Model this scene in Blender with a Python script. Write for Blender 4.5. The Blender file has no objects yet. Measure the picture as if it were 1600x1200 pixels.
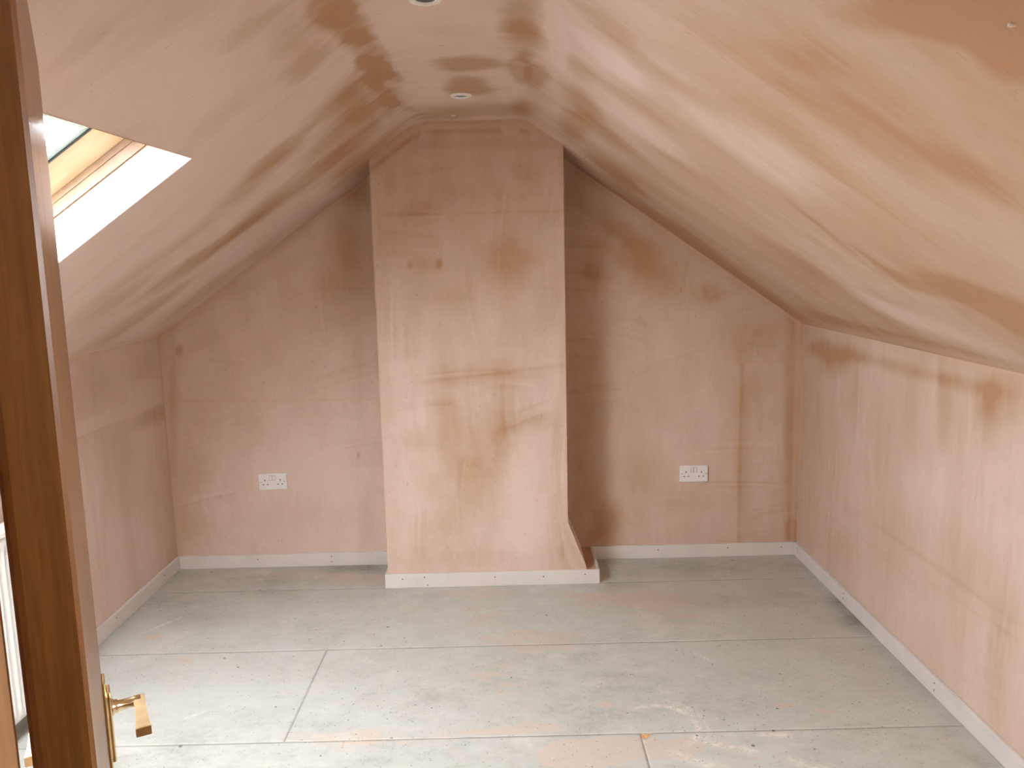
import bpy, bmesh, math
import numpy as np
from mathutils import Vector, Matrix

SC = bpy.context.scene
COL = SC.collection

# ------------------------------------------------------------------ camera
cam_data = bpy.data.cameras.new('camera')
cam = bpy.data.objects.new('camera', cam_data); COL.objects.link(cam)
cam_data.sensor_fit = 'HORIZONTAL'; cam_data.sensor_width = 36.0
cam_data.lens = 1264.234 / 1600 * 36.0
cam_data.clip_start = 0.05
RT = Vector((0.99972, -0.00687, -0.02228)); UP = Vector((0.02301, 0.14687, 0.98889)); FW = Vector((0.00353, 0.98913, -0.14699))
RT.normalize(); FW.normalize(); UP = RT.cross(FW).normalized(); FW = UP.cross(RT)
M = Matrix.Identity(4)
for i in range(3):
    M[i][0] = RT[i]; M[i][1] = UP[i]; M[i][2] = -FW[i]
M[2][3] = 1.5374
cam.matrix_world = M
SC.camera = cam

# ------------------------------------------------------------------ sky, lamps, exposure
SKY = 13.0
LANDING_FILL = .36
sun = bpy.data.lights.new('hazy_sun', 'SUN'); sun.energy = 1.0; sun.angle = math.radians(75); sun.color = (1, .96, .90)
so = bpy.data.objects.new('hazy_sun', sun); COL.objects.link(so)
so.rotation_euler = Vector((-.06, -.75, .66)).to_track_quat('Z', 'Y').to_euler()
world = bpy.data.worlds.new('overcast sky'); SC.world = world; world.use_nodes = True
wn = world.node_tree; wn.nodes.clear()
wo = wn.nodes.new('ShaderNodeOutputWorld'); wb = wn.nodes.new('ShaderNodeBackground')
wb.inputs[0].default_value = (0.93, 0.975, 1.0, 1); wb.inputs[1].default_value = SKY
wn.links.new(wb.outputs[0], wo.inputs[0])
SC.view_settings.view_transform = 'Standard'; SC.view_settings.look = 'None'
SC.view_settings.gamma = 1; SC.view_settings.use_curve_mapping = False
SC.view_settings.exposure = 2.70
cy = SC.cycles
cy.use_denoising = True; cy.max_bounces = 14; cy.diffuse_bounces = 10; cy.glossy_bounces = 4
cy.transparent_max_bounces = 12; cy.sample_clamp_indirect = 4.0
cy.caustics_reflective = False; cy.caustics_refractive = False

# ------------------------------------------------------------------ dimensions (metres)
XL, XR = -1.7389, 1.4721         # knee walls
YF, YB = 0.578, 4.055            # front wall face, back wall
YC = 3.738                       # chimney breast face
FLAT = 2.173                     # flat part of the ceiling
SK = 0.070                       # skirting height
HY0, HY1, HX0, HX1 = 1.20, 2.222, -1.60, -0.832   # roof window opening
GY0, GY1, GX0, GX1 = 0.61, 1.16, 0.76, 1.43       # smaller twin added in the opposite slope, unseen, for fill light


def smin(a, b, k):
    h = np.clip(0.5 + 0.5 * (b - a) / k, 0, 1)
    return b + (a - b) * h - k * h * (1 - h)


def zc(x, y):
    l = 1.224 - .012 * (4.05 - y) + .697 * (x - XL)
    r = 1.213 - .009 * (4.05 - y) + .700 * (XR - x)
    return smin(smin(l, FLAT + 0 * x, .045), r, .03)


# ------------------------------------------------------------------ noise, stain and painted shade fields
def lattice(seed, n=64):
    return np.random.RandomState(seed).rand(n, n)


def vnoise(u, v, seed):
    g = lattice(seed); n = g.shape[0]
    iu = np.floor(u).astype(int); iv = np.floor(v).astype(int)
    fu = u - iu; fv = v - iv
    fu = fu * fu * (3 - 2 * fu); fv = fv * fv * (3 - 2 * fv)
    a = g[iu % n, iv % n]; b = g[(iu + 1) % n, iv % n]; c = g[iu % n, (iv + 1) % n]; d = g[(iu + 1) % n, (iv + 1) % n]
    return (a * (1 - fu) + b * fu) * (1 - fv) + (c * (1 - fu) + d * fu) * fv


def fbm(u, v, seed, octs=4, gain=.5):
    s = 0; a = 1; t = 0
    for o in range(octs):
        s = s + a * vnoise(u * 2 ** o + 13.7 * o, v * 2 ** o + 7.1 * o, seed + o); t += a; a *= gain
    return s / t


def sstep(a, b, x):
    t = np.clip((x - a) / (b - a), 0, 1); return t * t * (3 - 2 * t)


STAINS_AND_SHADE = {  # mostly damp; some entries paint shade and light into the tone
  'ceiling': [(-0.389,1.99,0.035,0.122,-0.033,0.103,1),(-0.383,2.177,0.03,0.16,-0.033,0.078,1),(-0.379,2.416,0.024,0.206,-0.035,0.059,1),(-0.383,2.642,0.019,0.178,-0.021,0.038,0.9),(-0.409,2.513,0.017,0.057,-0.011,0.062,0.9),(-0.412,2.728,0.015,0.106,-0.014,0.042,0.8),(-0.364,2.767,0.023,0.151,-0.016,0.051,0.9),(-0.409,3.105,0.02,0.081,-0.009,0.065,0.9),(-0.414,2.78,0.012,0.045,-0.007,0.045,0.7),(-0.407,2.902,0.023,0.087,-0.006,0.042,0.7),(-0.371,3.353,0.026,0.153,-0.01,0.038,0.5),(-0.344,3.588,0.048,0.058,-0.012,0.088,0.5),(0.054,2.192,0.05,0.017,-0.002,0.186,0.8),(0.067,2.398,0.05,-0,-0,0.164,0.8),(0.059,2.816,0.034,0.003,0.003,0.203,0.9),(0.114,2.804,0.034,-0.049,-0.006,0.186,0.9),(0.075,2.61,0.024,-0,0.001,0.062,0.6),(0.077,3.424,0.037,0.004,0.003,0.164,0.6),(0.113,3.347,0.043,-0.026,-0.017,0.31,0.4),(-0.127,2.713,0.106,0.009,-0.006,0.11,1.1),(-0.126,3.033,0.092,0.009,-0.008,0.171,1.1),(-0.135,3.496,0.292,0.034,-0.006,0.143,0.7),(-0.233,3.572,0.108,0.013,-0.008,0.119,0.4),(-0.161,2.318,0.087,0.006,-0.006,0.073,0.25),(-0.459,2.813,0.079,0.051,-0.012,0.27,0.8),(-0.553,3.13,0.144,0.035,-0.016,0.298,0.84),(-0.505,2.203,0.065,0,-0.003,0.076,0.84),(-0.486,2.005,0.049,0.001,-0.004,0.126,0.5),(-0.556,3.681,0.138,0.037,-0.008,0.175,0.7),(-0.747,2.727,0.104,-0.002,-0.01,0.079,0.8),(-0.538,2.666,0.083,-0.001,-0.004,0.09,0.5),(-0.836,2.803,0.161,-0.004,-0.01,0.067,0.5),(-1.192,2.829,0.267,0.039,-0.017,0.061,0.5),(-1.159,3.232,0.239,0.061,-0.022,0.091,0.7),(-0.849,3.252,0.268,0.014,-0.016,0.114,0.6),(-1.562,3.4,0.173,0.09,-0.032,0.089,0.7),(-1.361,3.848,0.291,0.047,-0.025,0.097,0.6),(-0.53,1.802,0.066,0.002,-0.003,0.046,0.35),(-0.714,1.433,0.053,0.002,-0.005,0.025,0.25),(-0.933,2.211,0.085,0,-0.012,0.052,0.3),(-0.7,3.746,0.093,0.025,-0.013,0.152,0.7),(-0.603,3.466,0.195,0.03,-0.009,0.155,0.6),(-1.414,2.942,0.108,0.026,-0.027,0.076,0.4),(0.266,2.762,0.063,0.068,-0.008,0.144,0.8),(0.219,2.399,0.043,0.019,-0.006,0.093,0.6),(0.239,1.899,0.069,0.002,-0.003,0.057,0.5),(0.268,3.224,0.048,0.03,-0.009,0.288,0.8),(0.379,2.94,0.092,0.01,0.001,0.095,0.6),(0.364,2.338,0.102,-0.011,0.001,0.059,0.35),(0.336,1.967,0.073,0.003,0,0.041,0.3),(0.589,0.969,0.051,-0.069,0.026,0.049,0.84),(0.553,1.07,0.052,-0.066,0.017,0.04,0.84),(0.53,1.073,0.018,-0.043,0.019,0.036,0.8),(0.625,1.025,0.03,-0.023,0.023,0.052,0.7),(0.506,1.187,0.038,-0.031,0.009,0.035,0.4),(0.501,1.422,0.046,-0.043,0.011,0.051,0.25),(1.145,1.964,0.079,-0.1,0.035,0.074,0.84),(1.208,1.91,0.045,-0.02,0.049,0.097,0.8),(1.087,2.199,0.051,-0.059,0.021,0.053,0.5),(0.883,2.266,0.094,0.02,0.005,0.021,0.5),(0.999,2.24,0.059,-0.001,0.006,0.021,0.5),(1.031,4.002,0.23,-0.026,0.041,0.227,0.8),(1.314,4.088,0.184,-0.021,0.059,0.239,0.9),(0.986,2.868,0.22,-0.024,0.022,0.092,0.35),(0.763,3.921,0.199,-0.022,0.022,0.194,0.6),(0.469,3.538,0.113,0.018,0.006,0.156,0.7),(0.691,1.468,0.11,-0.012,0.015,0.058,0.25),(0.767,1.396,0.073,-0.025,0.019,0.052,0.3),(0.475,1.921,0.095,-0.017,0.004,0.049,0.2),(1.384,3.446,0.023,-0.331,0.034,0.095,0.5),(1.409,2.698,0.019,-0.354,0.018,0.038,0.4),(0.619,2.05,0.154,-0.017,0.022,0.145,-0.4),(0.283,2.128,0.078,0.017,-0.002,0.073,-0.5),(0.417,2.553,0.127,-0.014,0.005,0.125,-0.4),(1.279,2.534,0.102,-0.238,0.038,0.088,-0.5),(-0.701,1.736,0.121,0.055,-0.034,0.157,-0.4),(-1.511,4.158,0.158,0.026,-0.031,0.114,-0.4),(-0.456,3.066,-0.012,0.303,-0.019,-0.013,-0.5),(0.147,2.251,0.016,-0.057,0.03,0.244,-0.5),(-0.152,2.204,0.115,0.008,-0.007,0.082,-0.4)],
  'left': [(3.598,1.014,0.405,0.025,0.06,-0.089,0.4),(3.876,1.096,0.209,-0.026,-0.015,-0.076,0.6),(3.896,0.841,0.201,0.003,0.029,-0.04,0.7),(3.387,1.102,0.159,-0.022,-0.015,-0.079,0.3),(3.885,0.425,0.142,-0.042,-0.038,-0.185,0.3),(3.607,0.748,0.245,-0.057,-0.034,-0.171,0.15),(3.403,0.907,0.205,0.007,0.014,-0.023,-0.4),(3.229,0.565,0.148,-0.047,-0.04,-0.206,-0.3)],
  'right': [(3.728,1.106,-0.279,0.014,0.011,-0.043,1),(3.648,1.05,-0.129,0.016,-0.004,-0.046,0.8),(3.321,1.117,-0.176,0.007,0.006,-0.022,0.4),(3.042,1.113,-0.243,0.006,0.007,-0.023,0.5),(2.604,1.116,-0.215,0.006,0.006,-0.022,0.6),(2.395,1.108,-0.124,0.02,-0.006,-0.058,0.6),(2.711,1.012,-0.04,0.007,-0.014,-0.131,0.4),(3.186,0.926,-0.077,0.014,-0.015,-0.154,0.3),(3.43,0.938,-0.077,0.013,-0.013,-0.138,0.4),(2.453,1.039,-0.046,0.009,-0.009,-0.079,0.5),(2.927,0.949,-0.047,0.009,-0.017,-0.165,0.3),(2.738,0.453,-0.48,0.002,0.009,-0.011,0.3),(2.318,0.41,-0.061,0.029,-0.019,-0.177,0.3),(2.973,0.415,-0.147,0.054,-0.015,-0.149,0.15),(3.764,0.635,-0.155,0.036,-0.027,-0.307,0.35),(3.574,0.226,-0.223,0.002,0.089,-0.079,0.3),(2.568,0.782,-0.215,0.06,-0.013,-0.126,-0.35),(2.283,0.667,-0.087,0.032,-0.021,-0.19,-0.3),(2.854,0.701,-0.178,0.05,-0.01,-0.094,-0.2)],
  'back': [(-0.782,1.499,0.12,-0.003,-0.01,-0.189,0.8),(-0.769,1.748,0.094,-0.002,-0.008,-0.154,0.7),(-0.991,1.441,0.127,-0.003,-0.008,-0.126,0.3),(-0.714,1.9,0.069,0.037,0.043,-0.08,1),(-1.243,1.478,0.171,0.091,0.02,-0.039,0.4),(-1.452,1.229,0.173,0.092,0.019,-0.039,0.25),(-1.637,0.509,0.079,-0.002,-0.008,-0.101,0.7),(-1.659,0.237,0.099,-0.002,-0.011,-0.138,0.5),(-1.24,0.567,0.196,-0.005,-0.007,-0.101,-0.1),(-1.651,1.143,0.019,-0,-0.002,-0.026,1),(-1.702,0.91,0.023,-0.001,-0.025,-0.296,0.6),(-0.755,1.084,0.064,-0.001,-0.01,-0.195,0.3),(-1.06,0.291,0.264,-0.006,-0.006,-0.103,0.2),(-0.749,0.215,0.06,-0.001,-0.007,-0.138,0.25),(-0.78,0.583,0.008,-0,-0.001,-0.017,1),(-1.048,0.495,0.197,-0.005,-0.008,-0.135,-0.25),(-1.1,1.221,0.192,-0.004,-0.01,-0.16,-0.2),(0.726,1.497,0.166,-0.098,-0.055,-0.094,0.84),(0.63,1.593,0.11,-0.065,-0.038,-0.064,0.6),(0.536,1.719,0.129,-0.092,-0.029,-0.04,0.6),(0.44,1.472,0.064,-0.001,-0,-0.057,0.6),(0.348,1.877,0.063,-0.001,-0.001,-0.122,0.45),(0.377,1.567,0.079,-0.002,-0.002,-0.188,0.25),(0.357,1.187,0.058,-0.001,-0.003,-0.29,0.25),(0.402,0.795,0.085,-0.002,-0.002,-0.232,0.3),(0.383,0.528,0.099,-0.002,-0.002,-0.169,0.35),(0.364,0.256,0.093,-0.038,-0.058,-0.16,0.55),(0.497,0.184,0.062,-0.025,-0.035,-0.097,0.8),(1.014,1.364,0.064,-0.001,0.001,-0.051,0.7),(1.274,1.166,0.145,-0.003,0.002,-0.097,0.6),(1.18,1.039,0.039,-0.001,0.001,-0.059,0.4),(1.247,0.907,0.072,-0.002,0.001,-0.066,0.3),(1.436,0.57,0.03,-0.001,0.014,-0.507,0.6),(1.458,0.126,0.033,-0.001,0.002,-0.087,0.9),(1.19,0.509,0.033,-0.001,0.009,-0.441,0.4),(0.696,0.453,0.099,-0.002,0,-0.102,0.35),(0.862,0.313,0.133,-0.003,0.001,-0.069,0.3),(0.663,0.589,0.082,-0.002,0,-0.269,0.1),(0.991,0.648,0.131,-0.003,0.003,-0.235,-0.2),(0.533,0.923,0.065,-0.002,-0.001,-0.329,-0.1),(1.325,0.37,0.066,-0.002,0.005,-0.205,-0.3)],  # patches beside the chimney partly paint the alcove's shade
  'chim': [(0.002,1.515,0.082,-0.002,-0.003,-0.116,0.7),(0.026,1.572,0.099,-0.002,-0.002,-0.081,0.5),(-0.374,1.804,0.075,-0.002,-0.001,-0.025,0.7),(-0.433,1.769,0.087,-0.002,-0.001,-0.014,0.5),(-0.442,1.542,0.012,-0,-0.001,-0.017,0.9),(-0.308,1.542,0.015,-0,-0.001,-0.02,1.2),(-0.369,1.541,0.07,-0.002,-0.001,-0.029,0.5),(-0.272,1.39,0.118,-0.003,-0.002,-0.059,0.5),(0.109,1.308,0.089,-0.002,-0.002,-0.089,0.3),(0.205,1.769,0.041,-0.001,-0.001,-0.057,0.4),(0.092,1.941,0.054,-0.02,-0.017,-0.042,0.6),(-0.048,2.069,0.344,-0.007,-0.001,-0.022,0.5),(-0.189,2.163,0.2,-0.004,-0,-0.011,0.9),(-0.478,2.078,0.093,0.066,0.013,-0.018,0.7),(-0.14,1.861,0.231,-0.005,-0.001,-0.034,0.3),(-0.513,1.926,0.023,-0,-0.002,-0.056,0.5),(0.257,1.993,0.014,-0,-0.001,-0.039,0.8),(-0.194,1.047,0.179,0.008,0.002,-0.042,0.6),(-0.287,0.958,0.12,-0.003,-0.002,-0.061,0.5),(0.074,1.025,0.119,0.008,0.002,-0.03,0.3),(-0.204,0.712,0.181,-0.004,-0.005,-0.155,0.9),(-0.18,0.493,0.122,-0.003,-0.005,-0.157,0.7),(-0.29,0.867,0.042,-0.001,-0.008,-0.245,0.5),(-0.034,0.861,0.042,-0.001,-0.004,-0.183,0.6),(0.069,0.797,0.12,0.014,0.005,-0.043,0.6),(-0.431,0.717,0.054,-0.001,-0.001,-0.037,0.6),(-0.054,0.677,0.042,-0.001,-0.003,-0.124,0.4),(-0.409,0.499,0.061,-0.001,-0.002,-0.056,0.4),(-0.279,0.274,0.092,-0.002,-0.004,-0.128,0.35),(-0.431,0.309,0.12,-0.025,-0.016,-0.075,0.3),(-0.036,0.139,0.185,-0.005,-0.001,-0.045,0.2),(0.212,0.671,0.018,-0.001,-0.008,-0.155,0.7),(0.22,0.357,0.043,0.003,0.02,-0.286,0.8),(0.247,0.976,0.018,-0,-0.003,-0.212,0.4),(0.288,0.131,0.049,-0.001,-0.001,-0.071,1),(-0.345,0.147,0.185,-0.005,-0.002,-0.045,0.3),(-0.524,1.352,0.029,-0.001,-0.008,-0.176,-0.3),(-0.46,1.113,0.089,-0.002,-0.005,-0.12,-0.4),(-0.47,0.871,0.09,-0.002,-0.005,-0.122,-0.4),(-0.518,0.438,0.091,-0.002,-0.008,-0.189,-0.4),(0.094,0.486,0.122,-0.003,-0.004,-0.189,-0.6),(0.059,0.265,0.154,-0.004,-0.003,-0.128,-0.5),(0.164,1.068,0.089,-0.002,-0.002,-0.15,-0.2)],
  'floor': [(-1.486,3.55,0.181,-0.01,0.054,-0.142,0.5),(-1.346,3.407,0.202,-0.011,0.029,-0.079,0.4),(1.073,3.508,0.374,-0.022,-0.021,-0.07,0.6),(0.965,3.91,0.637,-0.041,-0.025,-0.103,0.8),(1.461,3.315,0.077,0.08,-0.012,-0.195,1),(1.462,3.074,0.002,-0.234,-0.042,-0.045,0.6),(-0.72,3.914,0.065,-0.004,0.023,-0.137,0.8),(-0.855,4.028,0.202,-0.013,0.01,-0.054,0.7),(-1.228,3.878,0.196,-0.012,0.02,-0.067,0.3),(0.79,2.709,0.272,-0.013,-0.036,-0.129,0.4),(0.32,2.822,0.142,-0.007,-0.016,-0.139,0.3),(0.512,3.124,0.52,-0.027,-0.036,-0.222,0.15),(-0.296,2.76,0.094,-0.004,0.005,-0.062,0.2),(1.417,2.817,0.106,-0.284,-0.092,-0.118,0.3),(0.426,2.599,0.264,-0.012,-0.008,-0.048,0.4),(1.389,2.335,0.019,-0.13,-0.032,-0.03,0.5),(0.482,3.693,0.183,-0.011,-0.006,-0.046,0.6),(-0.911,2.788,0.239,-0.011,0.039,-0.135,-0.3),(-1.165,2.712,0.233,-0.011,0.049,-0.129,-0.2)],  # negative patches paint the pool of light below the roof window
}
PINK = {
  'floor': [(0.266,2.364,0.185,0.019,-0.005,-0.08,1),(0.535,2.388,0.054,0.028,-0,-0.058,0.8),(0.928,2.609,0.026,-0.001,-0.006,-0.016,1),(0.31,2.645,0.031,-0.001,-0.003,-0.029,0.9),(1.055,2.563,0.03,-0.012,-0.008,-0.015,0.8),(-0.441,2.482,0.316,0.015,0.011,-0.059,0.5),(-0.017,2.501,0.214,0.01,0.001,-0.037,0.5),(0.521,3.54,0.234,-0.014,-0.015,-0.099,0.6),(-0.11,2.796,0.142,-0.007,0.003,-0.136,0.25),(-0.131,3.653,0.364,-0.022,0.002,-0.075,0.4),(-1.043,3.909,0.197,-0.012,0.025,-0.102,0.5),(-0.773,3.85,0.129,-0.008,0.015,-0.083,0.6),(-1.5,4.115,0.208,-0.014,0.032,-0.094,0.4),(0.198,3.14,0.236,-0.012,-0.008,-0.113,0.3),(0.646,2.589,0.011,-0,-0.003,-0.012,0.8),(-1.539,3.261,0.033,-0.002,0.013,-0.031,0.9),(-1.317,3.042,0.036,-0.002,0.011,-0.027,0.7),(-0.296,3.414,0.286,-0.016,0.009,-0.132,0.3),(0.569,3.301,0.192,-0.011,-0.032,-0.185,0.3),(-0.777,3.544,0.179,-0.01,0.022,-0.113,0.3),(0.683,2.33,0.092,-0.072,-0.031,-0.061,0.35)],
}


def patch_field(lst, u, v, su, sv, seed, rag=.55, soft=(.30, .55), gain=1.0):
    """damp patches with painted light and shade among them: each is an ellipse at its own place on the surface, its rim broken up by noise"""
    n = fbm(u * su, v * sv, seed, 5, .62) - .5
    n2 = fbm(u * 9, v * 9, seed + 20, 3) - .5
    out = np.zeros_like(u)
    for cx, cyy, ax, ay, bx, by, s in lst:
        det = ax * by - ay * bx
        if abs(det) < 1e-7: continue
        du = u - cx; dv = v - cyy
        al = (du * by - dv * bx) / det; be = (dv * ax - du * ay) / det
        r = np.sqrt(al * al + be * be) + rag * 2 * n + .35 * n2
        w = (soft[0] if s >= .85 else soft[1])
        out = out + s * sstep(1 + w, 1 - w, r)
    return out * gain


def strokes(u, v, lst, seed):
    """trowel strokes: bundles of fine parallel lines (cx, cy, length, width, angle in degrees, strength)"""
    out = np.zeros_like(u)
    for k, (cx, cyy, ln, wd, an, s) in enumerate(lst):
        c, sn = math.cos(math.radians(an)), math.sin(math.radians(an))
        a = (u - cx) * c + (v - cyy) * sn; b = -(u - cx) * sn + (v - cyy) * c
        b = b + .10 * a * a / max(ln, .05)
        m = sstep(1, .55, np.abs(a) / (ln / 2) + .5 * (fbm(a * 2, b * 30, seed + k) - .5)) * sstep(1, .6, np.abs(b) / (wd / 2))
        out = out + .55 * s * m * ((fbm(a * 2.5, b * 75, seed + 3 * k, 3) - .45) * 1.8 + .08)
    return out


def rand_strokes(seed, n, u0, u1, v0, v1, ang, spread, s=.35):
    r = np.random.RandomState(seed)
    return [(r.uniform(u0, u1), r.uniform(v0, v1), r.uniform(.18, .6), r.uniform(.05, .16), ang + r.uniform(-spread, spread), s * r.uniform(.4, 1.1)) for _ in range(n)]


def band(x, c, w):
    return np.exp(-((x - c) / w) ** 2)


# ------------------------------------------------------------------ mesh helpers
def grid_obj(name, us, vs, fn, attrs, mat, parent=None, skip=None, flip=False):
    """a finely gridded surface with per-point wear and painted shade attributes"""
    U, V = np.meshgrid(us, vs, indexing='ij')
    P = fn(U, V)
    nu, nv = len(us), len(vs)
    co = np.stack(P, -1).reshape(-1, 3)
    idx = np.arange(nu * nv).reshape(nu, nv)
    q = np.stack([idx[:-1, :-1], idx[1:, :-1], idx[1:, 1:], idx[:-1, 1:]], -1)
    if flip: q = q[..., ::-1]
    if skip is not None:
        uc = (us[:-1] + us[1:]) / 2; vc = (vs[:-1] + vs[1:]) / 2
        UC, VC = np.meshgrid(uc, vc, indexing='ij')
        q = q[~skip(UC, VC)]
    q = q.reshape(-1, 4)
    me = bpy.data.meshes.new(name)
    me.from_pydata(co.tolist(), [], q.tolist())
    for k, a in attrs.items():
        at = me.attributes.new(k, 'FLOAT', 'POINT')
        at.data.foreach_set('value', np.asarray(a, dtype=np.float32).reshape(-1))
    me.polygons.foreach_set('use_smooth', [True] * len(me.polygons))
    me.materials.append(mat)
    o = bpy.data.objects.new(name, me); COL.objects.link(o)
    if parent: o.parent = parent
    return o


def mesh_obj(name, bm, mat, parent=None, smooth=False, autosmooth=False):
    bmesh.ops.recalc_face_normals(bm, faces=bm.faces)
    me = bpy.data.meshes.new(name); bm.to_mesh(me); bm.free()
    me.materials.append(mat)
    if smooth:
        me.polygons.foreach_set('use_smooth', [True] * len(me.polygons))
    o = bpy.data.objects.new(name, me); COL.objects.link(o)
    if parent: o.parent = parent
    return o


def add_box(bm, lo, hi, bevel=0.0, seg=2, mtx=None):
    r = bmesh.ops.create_cube(bm, size=1)
    vs = r['verts']
    for v in vs:
        v.co = Vector((lo[i] + (hi[i] - lo[i]) * (v.co[i] + .5) for i in range(3)))
    if bevel > 0:
        es = list({e for v in vs for e in v.link_edges})
        rr = bmesh.ops.bevel(bm, geom=es, offset=bevel, segments=seg, affect='EDGES', profile=.5)
        vs = list({v for f in rr['faces'] for v in f.verts} | {v for v in vs if v.is_valid})
    if mtx is not None:
        for v in vs: v.co = mtx @ v.co
    return vs


def box(name, lo, hi, mat, parent=None, bevel=0.0, seg=2, mtx=None):
    bm = bmesh.new(); add_box(bm, lo, hi, bevel, seg, mtx)
    return mesh_obj(name, bm, mat, parent)


def add_lathe(bm, prof, n=40, mtx=None):
    """revolve (r, z) profile about local z"""
    rings = []
    for r, z in prof:
        if r < 1e-6:
            rings.append([bm.verts.new((0, 0, z))]); continue
        rings.append([bm.verts.new((r * math.cos(2 * math.pi * i / n), r * math.sin(2 * math.pi * i / n), z)) for i in range(n)])
    for a, b in zip(rings[:-1], rings[1:]):
        for i in range(n):
            j = (i + 1) % n
            if len(a) == 1 and len(b) == 1: continue
            if len(a) == 1: bm.faces.new((a[0], b[i], b[j]))
            elif len(b) == 1: bm.faces.new((a[i], a[j], b[0]))
            else: bm.faces.new((a[i], a[j], b[j], b[i]))
    if mtx is not None:
        for ring in rings:
            for v in ring: v.co = mtx @ v.co


def add_tube(bm, pts, r, n=12):
    pts = [Vector(p) for p in pts]; prev = None; rings = []
    for i, p in enumerate(pts):
        t = (pts[min(i + 1, len(pts) - 1)] - pts[max(i - 1, 0)]).normalized()
        a = Vector((0, 0, 1)) if abs(t.z) < .9 else Vector((1, 0, 0))
        e1 = t.cross(a).normalized() if prev is None else (prev - t * prev.dot(t)).normalized()
        prev = e1; e2 = t.cross(e1)
        rings.append([bm.verts.new(p + (e1 * math.cos(k * 2 * math.pi / n) + e2 * math.sin(k * 2 * math.pi / n)) * r) for k in range(n)])
    for a, b in zip(rings[:-1], rings[1:]):
        for k in range(n): bm.faces.new((a[k], a[(k + 1) % n], b[(k + 1) % n], b[k]))
    bm.faces.new(rings[0]); bm.faces.new(rings[-1][::-1])


def empty(name, loc=(0, 0, 0)):
    o = bpy.data.objects.new(name, None); COL.objects.link(o); o.location = loc; o.empty_display_size = .05
    return o


def tag(o, label=None, cat=None, group=None, kind=None):
    if label: o['label'] = label
    if cat: o['category'] = cat
    if group: o['group'] = group
    if kind: o['kind'] = kind
    return o


# ------------------------------------------------------------------ materials
def new_mat(name):
    m = bpy.data.materials.new(name); m.use_nodes = True
    nt = m.node_tree; nt.nodes.clear()
    out = nt.nodes.new('ShaderNodeOutputMaterial'); b = nt.nodes.new('ShaderNodeBsdfPrincipled')
    nt.links.new(b.outputs[0], out.inputs[0])
    return m, nt, b, out


def nd(nt, t, **kw):
    n = nt.nodes.new(t)
    for k, v in kw.items():
        if k in n.inputs.keys(): n.inputs[k].default_value = v
        else: setattr(n, k, v)
    return n


def mathn(nt, op, a, b=None, c=None, clamp=False):
    n = nt.nodes.new('ShaderNodeMath'); n.operation = op; n.use_clamp = clamp
    for i, x in enumerate((a, b, c)):
        if x is None: continue
        if isinstance(x, (int, float)): n.inputs[i].default_value = x
        else: nt.links.new(x, n.inputs[i])
    return n.outputs[0]


def ramp(nt, fac, stops):
    r = nt.nodes.new('ShaderNodeValToRGB'); e = r.color_ramp.elements
    while len(e) < len(stops): e.new(.5)
    for i, (p, c) in enumerate(stops):
        e[i].position = p; e[i].color = (*c, 1) if len(c) == 3 else c
    nt.links.new(fac, r.inputs[0]); return r.outputs[0]


def noise(nt, scale, detail=4, rough=.55, stretch=None, vec=None):
    tc = nt.nodes.new('ShaderNodeTexCoord')
    src = tc.outputs['Object']
    if stretch:
        mp = nt.nodes.new('ShaderNodeMapping'); mp.inputs['Scale'].default_value = stretch
        nt.links.new(src, mp.inputs[0]); src = mp.outputs[0]
    n = nt.nodes.new('ShaderNodeTexNoise'); n.inputs['Scale'].default_value = scale
    n.inputs['Detail'].default_value = detail; n.inputs['Roughness'].default_value = rough
    nt.links.new(src, n.inputs['Vector']); return n.outputs['Fac']


def attr(nt, name):
    a = nt.nodes.new('ShaderNodeAttribute'); a.attribute_name = name; return a.outputs['Fac']


PALE = (0.705, 0.562, 0.485); DRY = (0.612, 0.465, 0.374); TAN = (0.532, 0.378, 0.268); DAMP = (0.450, 0.262, 0.150)


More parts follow.
